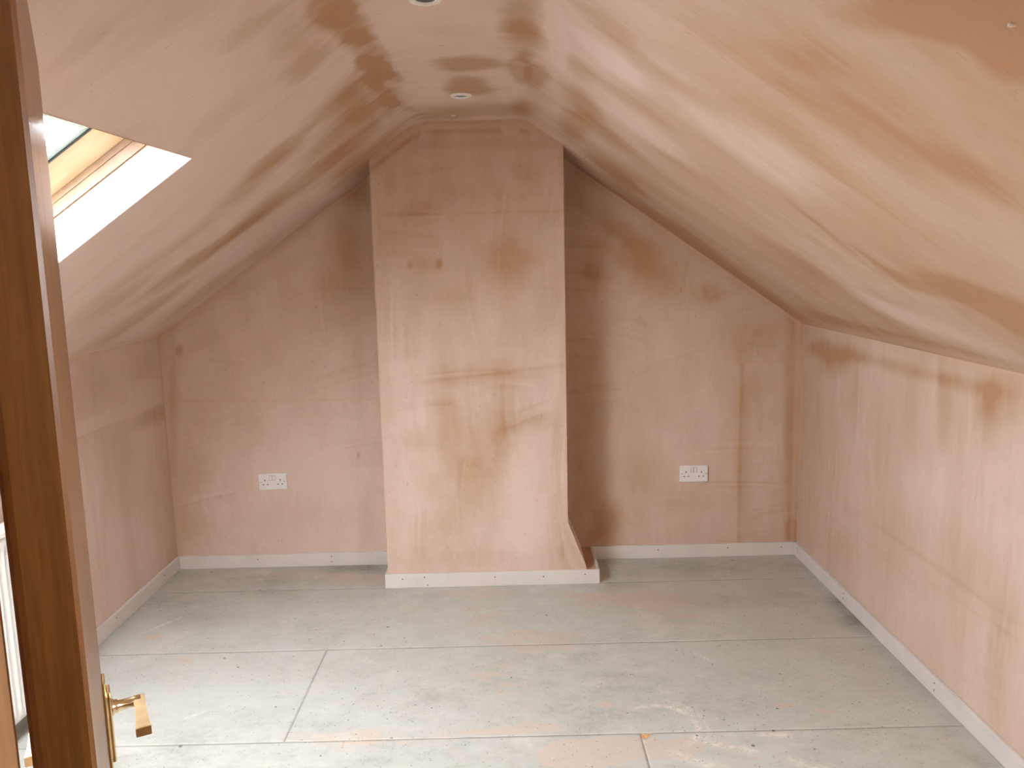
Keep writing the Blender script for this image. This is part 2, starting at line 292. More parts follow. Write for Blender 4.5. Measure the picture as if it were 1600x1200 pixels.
def plaster_mat(name, s1, s2):
    """fresh gypsum plaster: pale pink where dry, browner with damp, faint trowel marks"""
    m, nt, b, out = new_mat(name)
    d = attr(nt, 'damp_shade')
    n1 = noise(nt, 9, 5, .65, s1); n2 = noise(nt, 30, 4, .6, s2)
    f = mathn(nt, 'ADD', d, mathn(nt, 'MULTIPLY', mathn(nt, 'SUBTRACT', n1, .5), .42))
    f = mathn(nt, 'ADD', f, mathn(nt, 'MULTIPLY', mathn(nt, 'SUBTRACT', n2, .5), .26), clamp=True)
    c = ramp(nt, f, [(0.0, PALE), (0.33, DRY), (0.62, TAN), (1.0, DAMP)])
    # hairline trowel scratches, dark, short
    vs = nt.nodes.new('ShaderNodeMix'); vs.data_type = 'RGBA'
    n3 = noise(nt, 60, 3, .7, s1)
    sc = mathn(nt, 'MULTIPLY', sstep_node(nt, n3, .64, .74), .42)
    nt.links.new(sc, vs.inputs[0]); nt.links.new(c, vs.inputs[6]); vs.inputs[7].default_value = (.30, .17, .10, 1)
    # plaster beads along arrises and internal angles
    ve = nt.nodes.new('ShaderNodeMix'); ve.data_type = 'RGBA'
    nt.links.new(attr(nt, 'bead'), ve.inputs[0]); nt.links.new(vs.outputs[2], ve.inputs[6]); ve.inputs[7].default_value = (.62, .43, .30, 1)
    nt.links.new(ve.outputs[2], b.inputs['Base Color'])
    rr = mathn(nt, 'SUBTRACT', .82, mathn(nt, 'MULTIPLY', f, .30)); nt.links.new(rr, b.inputs['Roughness'])
    b.inputs['Specular IOR Level'].default_value = .30
    h = mathn(nt, 'MULTIPLY', noise(nt, 5, 3, .5, s1), .0035)
    h = mathn(nt, 'ADD', h, mathn(nt, 'MULTIPLY', n2, .0004))
    h = mathn(nt, 'ADD', h, mathn(nt, 'MULTIPLY', attr(nt, 'relief'), 1.0))
    bu = nt.nodes.new('ShaderNodeBump'); bu.inputs['Strength'].default_value = .8; bu.inputs['Distance'].default_value = 1.0
    nt.links.new(h, bu.inputs['Height']); nt.links.new(bu.outputs[0], b.inputs['Normal'])
    return m


def sstep_node(nt, v, lo, hi):
    n = nt.nodes.new('ShaderNodeMapRange'); n.interpolation_type = 'SMOOTHSTEP'
    n.inputs[1].default_value = lo; n.inputs[2].default_value = hi
    nt.links.new(v, n.inputs[0]); return n.outputs[0]


M_CEIL = plaster_mat('plaster_slope', (.35, 1.6, 1), (.5, 1.5, 1))
M_SIDE = plaster_mat('plaster_side', (1, 1.8, .45), (1, 1.5, .6))
M_BACK = plaster_mat('plaster_back', (1.3, 1, .6), (1.4, 1, .8))


def floor_mat():
    m, nt, b, out = new_mat('dusty_chipboard')
    g = attr(nt, 'damp_shade'); p = attr(nt, 'pink'); w = attr(nt, 'scrape')
    n1 = noise(nt, 7, 6, .65, (1, 1.6, 1)); n2 = noise(nt, 38, 6, .7); n3 = noise(nt, 16, 5, .6, (.7, 1.6, 1))
    f = mathn(nt, 'ADD', g, mathn(nt, 'MULTIPLY', mathn(nt, 'SUBTRACT', n1, .5), 1.0))
    f = mathn(nt, 'ADD', f, mathn(nt, 'MULTIPLY', mathn(nt, 'SUBTRACT', n2, .5), .85), clamp=True)
    c = ramp(nt, f, [(0, (.51, .52, .485)), (.35, (.45, .457, .42)), (.65, (.37, .37, .335)), (1, (.25, .245, .21))])
    pf = mathn(nt, 'ADD', p, mathn(nt, 'MULTIPLY', mathn(nt, 'SUBTRACT', n3, .5), 1.4))
    pf = mathn(nt, 'MULTIPLY', sstep_node(nt, pf, .25, .62), .62)
    mx = nt.nodes.new('ShaderNodeMix'); mx.data_type = 'RGBA'
    nt.links.new(pf, mx.inputs[0]); nt.links.new(c, mx.inputs[6]); mx.inputs[7].default_value = (.56, .445, .36, 1)
    ms = nt.nodes.new('ShaderNodeMix'); ms.data_type = 'RGBA'
    wv = mathn(nt, 'MULTIPLY', w, sstep_node(nt, n2, .38, .6))
    nt.links.new(wv, ms.inputs[0]); nt.links.new(mx.outputs[2], ms.inputs[6]); ms.inputs[7].default_value = (.72, .67, .60, 1)
    # small dark splashes and grit
    tc = nt.nodes.new('ShaderNodeTexCoord')
    cur = ms.outputs[2]
    for sc, th, dens, col in ((13, .09, .66, (.10, .10, .095)), (34, .13, .64, (.14, .135, .12)), (85, .24, .60, (.22, .21, .18)), (26, .15, .68, (.60, .53, .45))):
        vo = nt.nodes.new('ShaderNodeTexVoronoi'); vo.inputs['Scale'].default_value = sc; nt.links.new(tc.outputs['Object'], vo.inputs['Vector'])
        sep = nt.nodes.new('ShaderNodeSeparateColor'); nt.links.new(vo.outputs['Color'], sep.inputs[0])
        a = mathn(nt, 'LESS_THAN', vo.outputs['Distance'], mathn(nt, 'MULTIPLY', sep.outputs[1], th))
        bsel = mathn(nt, 'GREATER_THAN', mathn(nt, 'ADD', mathn(nt, 'MULTIPLY', sep.outputs[0], .5), mathn(nt, 'MULTIPLY_ADD', n1, .6, mathn(nt, 'MULTIPLY', attr(nt, 'splash'), .22))), dens)
        k = mathn(nt, 'MULTIPLY', mathn(nt, 'MULTIPLY', a, bsel), .85)
        mm = nt.nodes.new('ShaderNodeMix'); mm.data_type = 'RGBA'
        nt.links.new(k, mm.inputs[0]); nt.links.new(cur, mm.inputs[6]); mm.inputs[7].default_value = (*col, 1); cur = mm.outputs[2]
    nt.links.new(cur, b.inputs['Base Color'])
    b.inputs['Roughness'].default_value = .62; b.inputs['Specular IOR Level'].default_value = .35
    bu = nt.nodes.new('ShaderNodeBump'); bu.inputs['Strength'].default_value = .5; bu.inputs['Distance'].default_value = .0012
    nt.links.new(n2, bu.inputs['Height']); nt.links.new(bu.outputs[0], b.inputs['Normal'])
    return m


def simple(name, col, rough=.5, metal=0, spec=.5, vary=0.0, vscale=20, bump=0.0):
    m, nt, b, out = new_mat(name)
    n = noise(nt, vscale, 4, .6)
    lo = tuple(max(0, c * (1 - vary)) for c in col); hi = tuple(min(1, c * (1 + vary)) for c in col)
    nt.links.new(ramp(nt, n, [(.3, lo), (.7, hi)]), b.inputs['Base Color'])
    b.inputs['Roughness'].default_value = rough; b.inputs['Metallic'].default_value = metal
    b.inputs['Specular IOR Level'].default_value = spec
    if bump:
        bu = nt.nodes.new('ShaderNodeBump'); bu.inputs['Strength'].default_value = .5; bu.inputs['Distance'].default_value = bump
        nt.links.new(n, bu.inputs['Height']); nt.links.new(bu.outputs[0], b.inputs['Normal'])
    return m


def wood_mat(name, c1, c2, c3, stretch, rough=.4, coat=0.0, scale=14):
    m, nt, b, out = new_mat(name)
    n = noise(nt, scale, 5, .6, stretch); n2 = noise(nt, scale * 6, 3, .6, stretch)
    f = mathn(nt, 'ADD', mathn(nt, 'MULTIPLY', n, .75), mathn(nt, 'MULTIPLY', n2, .25))
    nt.links.new(ramp(nt, f, [(.30, c1), (.5, c2), (.68, c3)]), b.inputs['Base Color'])
    b.inputs['Roughness'].default_value = rough; b.inputs['Coat Weight'].default_value = coat; b.inputs['Coat Roughness'].default_value = .25
    return m


M_FLOOR = floor_mat()
M_EDGE = simple('sheet_edge', (.40, .38, .33), .9, vary=.2)
M_RAW = simple('raw_chipboard', (.42, .27, .16), .8, vary=.3, vscale=120)
M_SKIRT = simple('primed_skirting', (.68, .645, .615), .55, vary=.05, vscale=9)
M_NAIL = simple('nail_steel', (.12, .10, .09), .5)
M_SOCK = simple('white_plastic', (.80, .79, .78), .35, vary=.01)
M_HOLE_SHADE = simple('hole_shade', (.03, .025, .02), .6)
M_SCREW = simple('screw_cap', (.45, .43, .40), .4, vary=.05)
M_WHITE = simple('white_enamel', (.84, .84, .80), .3, vary=.01)
M_LAMP = simple('lamp_lens', (.09, .09, .09), .15, spec=.6)
M_BRASS = simple('polished_brass', (.88, .72, .44), .2, metal=1, vary=.12, vscale=50)
M_STEEL = simple('steel', (.55, .53, .5), .3, metal=1)
M_DOOR = wood_mat('varnished_wood', (.120, .042, .007), (.235, .092, .016), (.32, .145, .035), (3.5, 3.5, .16), .38, .3)
M_JAMB = wood_mat('jamb_wood', (.42, .23, .10), (.50, .29, .14), (.56, .35, .18), (3.0, 3.0, .22), .45, .1)
M_PINE_LIT = wood_mat('window_pine_lit', (.76, .60, .36), (.82, .68, .44), (.87, .75, .52), (1.2, 9, 1.2), .35, .3, 10)  # sash pine paled to look brightly lit
M_PINE_DARKENED = wood_mat('window_pine_darkened', (.22, .11, .035), (.28, .15, .055), (.34, .19, .08), (1.2, 9, 1.2), .4, .1, 10)  # same pine darkened to hold its tone in the window's glare
M_SEAL = simple('rubber_seal', (.05, .07, .07), .5)
M_SPACER = simple('aluminium_edge', (.60, .85, .90), .35, metal=0, vary=.05)
M_LAND = simple('landing_paint', (.55, .45, .38), .8, vary=.05, vscale=4)
M_FILL = simple('white_filler', (.70, .61, .53), .8, vary=.05)


def glass_mat():
    """roof window pane, mottled with rain and condensation"""
    m, nt, b, out = new_mat('mottled_glass')
    tr = nt.nodes.new('ShaderNodeBsdfTransparent'); gl = nt.nodes.new('ShaderNodeBsdfGlossy'); gl.inputs['Roughness'].default_value = .05
    n = noise(nt, 95, 3, .8); n2 = noise(nt, 14, 2, .5)
    f = mathn(nt, 'ADD', n, mathn(nt, 'MULTIPLY', mathn(nt, 'SUBTRACT', n2, .5), .35))
    c = ramp(nt, f, [(.36, (.16, .16, .19)), (.44, (.22, .22, .24)), (.47, (.8, .82, .85)), (.55, (.98, .98, .98))])
    nt.links.new(c, tr.inputs[0])
    fr = nt.nodes.new('ShaderNodeLayerWeight'); fr.inputs[0].default_value = .5
    mx = nt.nodes.new('ShaderNodeMixShader'); nt.links.new(mathn(nt, 'MULTIPLY_ADD', mathn(nt, 'POWER', fr.outputs['Facing'], 5), .6, .02), mx.inputs[0])
    nt.links.new(tr.outputs[0], mx.inputs[1]); nt.links.new(gl.outputs[0], mx.inputs[2])
    nt.links.new(mx.outputs[0], out.inputs[0]); nt.nodes.remove(b)
    return m


M_GLASS = glass_mat()

# ------------------------------------------------------------------ floor: joists below, chipboard sheets above
fl = box('floor', (XL - .1, -1.6, -.06), (XR + .1, YB + .08, -.016), M_RAW)
tag(fl, 'bare chipboard loft floor dusted grey with plaster', 'floor', kind='structure')


def floor_fields(X, Y):
    d = .36 - .20 * sstep(2.2, 3.0, Y) - .10 * sstep(0, .8, X) + patch_field(STAINS_AND_SHADE['floor'], X, Y, 3, 3, 301, .6, (.7, .9), .5)  # base tone paler to the back and right, standing in for light
    d = d + .30 * (fbm(X * 1.3, Y * 1.3, 310) - .5)
    for xw in (XL, XR): d = d + .15 * band(X, xw, .08)  # corner shade painted along the side walls
    p = patch_field(PINK['floor'], X, Y, 6, 6, 320, .6) + 1.0 * (fbm(X * 2.2 + 4, Y * 2.2, 330) - .5)
    w = np.zeros_like(X)
    cx, cy2, r = .475, 2.50, .128
    R_ = np.hypot(X - cx, Y - cy2); ang = np.arctan2(Y - cy2, X - cx)
    w += .8 * band(R_, r, .012) * sstep(-1.3, -.9, ang) * sstep(2.6, 1.6, ang)
    w += .5 * band(R_, r * 1.25, .007) * sstep(-.9, -.5, ang) * sstep(1.6, .8, ang)
    for (x0, y0, x1, y1, ww) in ((-1.60, 3.30, -1.50, 3.45, .007), (.62, 2.40, .74, 2.35, .02), (.50, 2.34, .62, 2.26, .02), (.84, 2.30, .93, 2.24, .02), (.80, 2.44, .88, 2.43, .014), (.71, 3.0, .76, 2.93, .006), (-1.15, 2.62, -1.10, 2.66, .006)):
        t = np.clip(((X - x0) * (x1 - x0) + (Y - y0) * (y1 - y0)) / ((x1 - x0) ** 2 + (y1 - y0) ** 2), 0, 1)
        w += .8 * np.exp(-((np.hypot(X - x0 - t * (x1 - x0), Y - y0 - t * (y1 - y0))) / ww) ** 2)
    w += .35 * sstep(.63, .75, fbm(X * 7, Y * 9, 340, 5, .65))
    d = d + .55 * (fbm(X * 4.5, Y * 5.5, 361, 5, .6) - .5)
    sp = sum(a * np.exp(-((X - cx_) ** 2 + (Y - cy_) ** 2) / r_ ** 2) for cx_, cy_, r_, a in ((-.52, 2.62, .20, 1), (.30, 2.72, .22, .6), (.95, 2.75, .40, .7), (-.15, 2.75, .12, .7), (-.95, 3.15, .2, .4)))
    return d, p, np.clip(w, 0, 1), sp


def floor_panel(x0, x1, y0, y1, z, chip=None):
    g = .0004
    us = np.linspace(x0 + g, x1 - g, max(2, int((x1 - x0) / .0095))); vs = np.linspace(y0 + g, y1 - g, max(2, int((y1 - y0) / .0095)))

    def fn(U, V):
        Z = z + .0008 * (fbm(U * 3, V * 3, 350) - .5)
        Z = Z + 0
        # fold the rim down so the sheet has thickness
        return [U, V, Z]
    X, Y = np.meshgrid(us, vs, indexing='ij'); d, p, w, sp = floor_fields(X, Y)
    skip = None
    if chip:
        cx, cyy, s = chip
        skip = lambda U, V: ((U - cx) > 0) & ((cyy - V) > 0) & ((U - cx) / s + (cyy - V) / (s * .75) < 1)
    o = grid_obj('floorboard_panel', us, vs, fn, {'damp_shade': d, 'pink': p, 'scrape': w, 'splash': sp}, M_FLOOR, fl, skip)
    md = o.modifiers.new('thickness', 'SOLIDIFY'); md.thickness = .0155; md.offset = -1; md.material_offset_rim = 1; o.data.materials.append(M_EDGE)
    o.location = (0, 0, 0)
    return o


rows = [(3.7345, YB + .02, [XL - .02, .35, XR + .02]), (3.105, 3.7345, [XL - .02, XR + .02]), (2.462, 3.105, [XL - .02, -.765, XR + .02]),
        (1.84, 2.462, [XL - .02, .405, XR + .02]), (1.22, 1.84, [XL - .02, -.4, XR + .02]), (.60, 1.22, [XL - .02, .5, XR + .02])]
box('chipped_corner', (.405, 2.425, -.0161), (.455, 2.463, -.004), simple('broken_chipboard', (.62, .34, .14), .8, vary=.3, vscale=150), fl)
for ri, (y0, y1, xs) in enumerate(rows):
    for ci, (a, b_) in enumerate(zip(xs[:-1], xs[1:])):
        floor_panel(a, b_, y0, y1, 0.00015 * ((ri * 7 + ci * 3) % 3 - 1), chip=(.405, 2.462, .048) if (ri == 3 and ci == 1) else None)

# ------------------------------------------------------------------ ceiling with both slopes
xs = np.unique(np.concatenate([np.arange(XL - .03, XR + .04, .0125), [HX0, HX1, GX0, GX1]]))
ys = np.unique(np.concatenate([np.arange(YF - .14, YB + .03, .0125), [HY0, HY1, GY0, GY1]]))
# keep the grid lines off the opening's edges except the exact ones
xs = np.array([x for x in xs if x in (HX0, HX1, GX0, GX1) or min(abs(x - k) for k in (HX0, HX1, GX0, GX1)) > .004])
ys = np.array([y for y in ys if y in (HY0, HY1, GY0, GY1) or min(abs(y - k) for k in (HY0, HY1, GY0, GY1)) > .004])
X, Y = np.meshgrid(xs, ys, indexing='ij')
damp_shade = .05 + .60 * sstep(.05, .6, X) + .06 * sstep(1.6, 1.0, Y) + patch_field(STAINS_AND_SHADE['ceiling'], X, Y, 4.5, 7, 11, .45, (.35, .6), .72)  # damp right slope browned further, rest paled, to balance the light in colour
slope = 1 - band(X, -.14, .26)
st = fbm(X * 1.7, Y * 9.0, 21, 4)
damp_shade += slope * .55 * (st - .5) + .30 * (fbm(X * 2, Y * 2, 25) - .5)
damp_shade += strokes(X, Y, rand_strokes(31, 26, .15, XR, 1.2, 3.9, 0, 10, .32) + rand_strokes(32, 22, XL, -.4, 1.4, 3.9, 0, 10, .32) + rand_strokes(33, 10, -.3, .05, 1.9, 3.7, 0, 20, .25), 700)
# ragged trowelled edges along the two creases
rag = fbm(X * 6, Y * 34, 31, 3)
damp_shade += (.9 * (rag - .5)) * band(X, -.40, .07) * sstep(1.2, 1.7, Y) + (.6 * (rag - .5)) * band(X, .09, .06)
damp_shade += .20 * band(Y, YB, .10)  # shade painted into the fold at the back wall
bead = .55 * band(Y, YB - .012, .012) * (.6 + .4 * fbm(X * 8, Y, 41)) * ((X < -.6) | (X > .27)) + .5 * (band(X, XL + .012, .012) + band(X, XR - .012, .012))
bead += .6 * band(Y, YC - .012, .010) * ((X > -.62) & (X < .28))
relief = .0012 * band(X - .40 * 0, .885 - 0 * Y, .008) * 0
relief += .0022 * (fbm(X * 2.2, Y * 26, 45, 4) - .5) * band(X, -.42, .10)
dark_l = band(X - .4 * (Y - 2.25), .95, .005) * 0
ceiling = grid_obj('ceiling', xs, ys, lambda U, V: [U, V, zc(U, V)], {'damp_shade': damp_shade, 'bead': np.clip(bead, 0, 1), 'relief': relief}, M_CEIL,
                   skip=lambda U, V: ((U > HX0) & (U < HX1) & (V > HY0) & (V < HY1)) | ((U > GX0) & (U < GX1) & (V > GY0) & (V < GY1)), flip=True)
tag(ceiling, 'pink plastered attic ceiling, flat in the middle with two long slopes', 'ceiling', kind='structure')


def lump(x, y, r, h):
    bm = bmesh.new(); z = float(zc(np.array([x]), np.array([y]))[0])
    bmesh.ops.create_icosphere(bm, subdivisions=2, radius=1)
    for v in bm.verts:
        k = 1 + .18 * math.sin(v.co.x * 5 + v.co.y * 7)
        v.co = Vector((x + v.co.x * r * k, y + v.co.y * r * .8 * k, z + v.co.z * h))
    return mesh_obj('plaster_lump', bm, M_FILL, ceiling, smooth=True)


lump(-.214, 3.604, .010, .006); lump(.595, .988, .006, .003)


# ------------------------------------------------------------------ walls
def wall_yz(name, x, y0, y1, key, extra, flip, seed, label):
    us = np.arange(y0, y1 + .012, .012); vs = np.linspace(0, 1, 104)
    U, V = np.meshgrid(us, vs, indexing='ij')
    top = zc(np.full_like(U, x), U) + .006
    Z = -.02 + V * (top + .02)
    d = (-.08 if key == 'left' else .30) + patch_field(STAINS_AND_SHADE[key], U, Z, 5, 4, seed, .45, (.6, .85), .6)  # left wall paled to stand in for fill light
    d += .42 * (fbm(U * 7, Z * 1.3, seed + 50, 4) - .5) + .35 * (fbm(U * 1.8, Z * 1.8, seed + 60) - .5)
    d += .18 * band(U, YB, .12) + .15 * band(Z, top, .06)  # shade painted into the back corner, plus the damp top band
    d += strokes(U, Z, rand_strokes(seed, 26, 1.9, YB, .1, 1.15, 90, 8, .4) + rand_strokes(seed + 1, 8, 2.2, YB, .1, 1.1, 0, 14, .3), 600)
    b_ = .6 * band(U, YB - .012, .009) + .45 * band(Z, top - .012, .010)
    r = np.zeros_like(U)
    d, b_, r = extra(U, Z, d, b_, r)
    w = grid_obj(name, us, vs, lambda A, B: [np.full_like(A, x), A, Z], {'damp_shade': d, 'bead': np.clip(b_, 0, 1), 'relief': r}, M_SIDE, flip=flip)
    tag(w, label, 'wall', kind='structure'); return w


def ex_left(U, Z, d, b_, r):
    j = .883 + .004 * np.sin(U * 3)
    d = d + .22 * sstep(j + .004, j - .004, Z) - .10 * band(Z, j + .03, .03) + .3 * band(Z, j, .005)
    r = r + .0012 * sstep(j - .006, j + .006, Z)
    return d, b_, r


def ex_right(U, Z, d, b_, r):
    # two faint taped joints between the boards
    j = .40 + .03 * (U - 3)
    d = d + .12 * band(Z, .34 + .06 * (3.4 - U), .006)
    r = r + .0006 * band(Z, j, .02) + .0008 * band(U, 2.56, .012)
    return d, b_, r


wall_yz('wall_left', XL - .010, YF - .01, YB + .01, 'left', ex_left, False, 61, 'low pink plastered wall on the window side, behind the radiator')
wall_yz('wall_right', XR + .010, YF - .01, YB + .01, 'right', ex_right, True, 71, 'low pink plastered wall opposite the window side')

# back gable wall
us = np.arange(XL - .02, XR + .03, .0105); vs = np.linspace(0, 1, 205)
U, V = np.meshgrid(us, vs, indexing='ij'); top = zc(U, np.full_like(U, YB)) + .004
Z = -.02 + V * (top + .02)
d = .38 - .28 * sstep(-.3, -.7, U) + patch_field(STAINS_AND_SHADE['back'], U, Z, 4, 4, 81, .45, (.65, .85), .55)  # window side paled in place of fill light
d += .30 * (fbm(U * 2.4, Z * 1.5, 85) - .5) + .22 * (fbm(U * 9, Z * 5, 88, 4) - .5)
d += .16 * band(U, XL, .06) + .16 * band(U, XR, .06) + .2 * band(Z, top, .05)  # shade painted into the corners and under the roof line
r = np.zeros_like(U)
bd = .65 * band(U, XL + .012, .009) + .65 * band(U, XR - .012, .009) + .5 * band(Z, top - .015, .010)
lft = U < -.3; rgt = U > .2
d += strokes(U, Z, rand_strokes(21, 16, XL, -.6, .1, 1.6, 5, 15, .4) + rand_strokes(22, 16, .28, XR, .1, 1.7, 3, 15, .4) + rand_strokes(23, 8, .28, XR, .1, 1.5, 88, 10, .35) + rand_strokes(24, 8, XL, -.6, .1, 1.5, 88, 10, .35)
             + rand_strokes(25, 7, .3, .45, .1, 1.9, 0, 12, .4), 500)
j = .885 - .012 * (U + 1.7)
bd += .5 * band(Z, j, .006) * lft * sstep(-1.72, -1.66, U)
r += (.0010 * sstep(j - .006, j + .006, Z)) * lft
jr = (U > 1.165)
bd += (.45 * band(U, 1.163, .006) * sstep(1.03, 1.0, Z) + .5 * band(Z, 1.013, .006) * jr) * rgt
r += .0014 * sstep(1.160, 1.170, U) * sstep(1.018, 1.008, Z) * rgt
d += .22 * band(U, 1.178, .012) * sstep(1.03, 1.0, Z) * rgt
d += .35 * band(Z, 1.405 - .07 * (U - .3), .004) * .4 * sstep(.68, .6, U) * rgt
wb_ = grid_obj('wall_back', us, vs, lambda A, B: [A, np.full_like(A, YB), Z], {'damp_shade': d, 'bead': np.clip(bd, 0, 1), 'relief': r}, M_BACK)
tag(wb_, 'pink plastered gable end wall behind the chimney breast', 'wall', kind='structure')

# front gable wall with the doorway, two leaves thick, and the landing beyond it
JL, JR, HEAD = -.386, .418, 1.862


# wall pieces are prisms that follow the roof line


def prism(bm, pts, y0, y1):
    a = [bm.verts.new((x, y0, z)) for x, z in pts]; b = [bm.verts.new((x, y1, z)) for x, z in pts]
    bm.faces.new(a); bm.faces.new(b[::-1])
    for i in range(len(pts)):
        k = (i + 1) % len(pts); bm.faces.new((a[i], b[i], b[k], a[k]))


bm = bmesh.new()
zz = lambda x: float(zc(np.array([x]), np.array([YF]))[0]) + .002
arc = lambda a, b: [(x, zz(x)) for x in np.linspace(a, b, 14)]
prism(bm, [(XL - .02, -.02), (JL - .03, -.02)] + arc(JL - .03, XL - .02), YF - .125, YF)
prism(bm, [(JR + .03, -.02), (XR + .02, -.02)] + arc(XR + .02, JR + .03), YF - .125, YF)
prism(bm, [(JL - .03, HEAD + .03), (JR + .03, HEAD + .03)] + arc(JR + .03, JL - .03), YF - .125, YF)
wf = mesh_obj('wall_front', bm, M_BACK)
at = wf.data.attributes.new('damp_shade', 'FLOAT', 'POINT'); at.data.foreach_set('value', [.35] * len(wf.data.vertices))
tag(wf, 'pink plastered wall pierced by the doorway, nearest the camera', 'wall', kind='structure')

# landing beyond the doorway (never seen, it only encloses the camera's side)
bm = bmesh.new()
add_box(bm, (-1.05, -1.55, -.02), (-1.0, YF - .125, 2.3)); add_box(bm, (1.0, -1.55, -.02), (1.05, YF - .125, 2.3))
add_box(bm, (-1.05, -1.6, -.02), (1.05, -1.55, 2.3)); add_box(bm, (-1.05, -1.6, 2.3), (1.05, YF - .125, 2.35))
add_box(bm, (-1.05, YF - .127, 1.9), (1.05, YF - .125, 2.35))
lw = mesh_obj('wall_landing', bm, M_LAND); tag(lw, 'painted landing walls outside the doorway', 'wall', kind='structure')
la = bpy.data.lights.new('landing_fill', 'AREA'); la.energy = LANDING_FILL; la.size = .35; la.color = (1, .93, .84)  # unseen lamp added to put fill light on the door edge
lo = bpy.data.objects.new('landing_fill', la); COL.objects.link(lo); lo.location = (.55, -.5, 2.28)

# ------------------------------------------------------------------ chimney breast
CX0, CX1 = -.606, .2665


def chimney():
    root = empty('chimney_breast', ((CX0 + CX1) / 2, YC, 0))
    tag(root, 'tall pink plastered chimney breast standing forward of the gable wall', 'chimney breast', kind='structure')
    inv = Matrix.Translation((-(CX0 + CX1) / 2, -YC, 0))

    def off(o): o.matrix_parent_inverse = inv; return o
    us = np.linspace(CX0, CX1, 160); vs = np.linspace(0, 1, 390)
    U, V = np.meshgrid(us, vs, indexing='ij'); top = zc(U, np.full_like(U, YC)) + .004; Z = V * top
    d = .20 + .18 * sstep(.9, 1.9, Z) + patch_field(STAINS_AND_SHADE['chim'], U, Z, 5, 5, 111, .6, (.8, .95), .38)  # base darkens upwards, painting the fall-off of window light
    d += .28 * (fbm(U * 3, Z * 2.5, 115) - .5) + .25 * (fbm(U * 14, Z * 3, 118, 4) - .5)
    ST = [(-.25, 1.02, .55, .09, 3, .5), (-.05, .95, .10, .06, 88, .3), (-.03, .88, .40, .07, 90, .5), (.03, .85, .34, .05, 92, .4), (.09, .80, .30, .05, 20, .5), (-.45, .26, .30, .14, 88, .45), (-.52, .62, .5, .05, 90, .4),
          (-.55, 1.30, .35, .09, 87, .45), (-.47, 1.18, .22, .08, 90, .4), (-.40, .90, .30, .07, 5, .35), (-.42, .86, .28, .10, 90, .3), (.22, .60, .50, .06, 86, .55), (.25, .20, .25, .05, 100, .5), (-.15, .14, .30, .10, 85, .35), (-.3, 1.75, .3, .06, 10, .3),
          (-.35, 1.98, .4, .08, 8, .35), (.2, 1.8, .2, .05, 80, .4), (-.57, 1.75, .3, .03, 90, .4), (.0, 1.0, .3, .12, -5, .35)]
    d += strokes(U, Z, ST + rand_strokes(9, 12, CX0, CX1, .1, 1.9, 90, 12, .3) + rand_strokes(10, 8, CX0, CX1, .3, 1.9, 0, 15, .25), 400)
    edge = np.minimum(np.abs(U - CX0), np.abs(U - CX1))
    bd = .5 * band(edge, 0, .010) + .55 * band(Z, top - .022, .011)
    d += .3 * band(Z, top - .050, .012) * (fbm(U * 6, Z * 2, 119) > .42)
    d += .22 * band(Z, 1.768, .005) * (.4 + fbm(U * 9, Z, 121)) * sstep(CX0 + .05, CX0 + .14, U)
    # crossing trowel strokes
    d += .18 * band(Z, 1.03 + .10 * (U + .1), .012) * sstep(-.45, -.3, U) + .2 * band(Z, .845 + .35 * (U - .03), .010) * sstep(.02, .06, U) * sstep(.2, .15, U)
    r = .0012 * (fbm(U * 20, Z * 3, 123, 3) - .5)
    r += -.002 * np.clip((edge < .006) * 1.0, 0, 1) * .3
    f = grid_obj('front_face', us, vs, lambda A, B: [A, np.full_like(A, YC) + .0006 * (fbm(A * 5, Z * 4, 125) - .5), Z], {'damp_shade': d, 'bead': np.clip(bd, 0, 1), 'relief': r}, M_BACK, root)
    off(f)
    for nm, x, fl_, sd in (('side_face', CX0, True, 131), ('side_face', CX1, False, 133)):
        us2 = np.linspace(YC, YB + .01, 30); A, B = np.meshgrid(us2, vs, indexing='ij'); Z2 = B * (zc(np.full_like(A, x), A) + .004)
        d2 = .45 + .5 * (fbm(A * 6, Z2 * 2, sd) - .5)
        s = grid_obj(nm, us2, vs, lambda a, b: [np.full_like(a, x), a, Z2], {'damp_shade': d2, 'bead': .4 * band(A, YC, .01), 'relief': 0 * A}, M_SIDE, root, flip=fl_)
        off(s)
    # splayed foot on one side: a plastered wedge that widens the breast towards the floor
    pts = [(CX1 - .02, .0), (.3535, .0), (.3535, .078), (CX1, .305), (CX1 - .02, .305)]
    bm = bmesh.new(); n = 14
    prism(bm, pts, YC - .0015, YB + .01)
    bmesh.ops.triangulate(bm, faces=[f for f in bm.faces if len(f.verts) > 4])
    bmesh.ops.subdivide_edges(bm, edges=bm.edges, cuts=6, use_grid_fill=True)
    w = mesh_obj('splayed_foot', bm, M_BACK, root); w['label'] = 'sloping plastered foot at one side of the chimney breast'
    dv = [.40 + .5 * (math.sin(v.co.x * 90 + v.co.z * 40) * .25) for v in w.data.vertices]
    a_ = w.data.attributes.new('damp_shade', 'FLOAT', 'POINT'); a_.data.foreach_set('value', dv)
    off(w)
    # low boxing between the foot and the return skirting
    b2 = box('boxing', (.353, YC - .001, .0), (.4005, YB + .005, .064), M_BACK, root)
    a_ = b2.data.attributes.new('damp_shade', 'FLOAT', 'POINT'); a_.data.foreach_set('value', [.8] * len(b2.data.vertices))
    off(b2)
    return root


chimney()


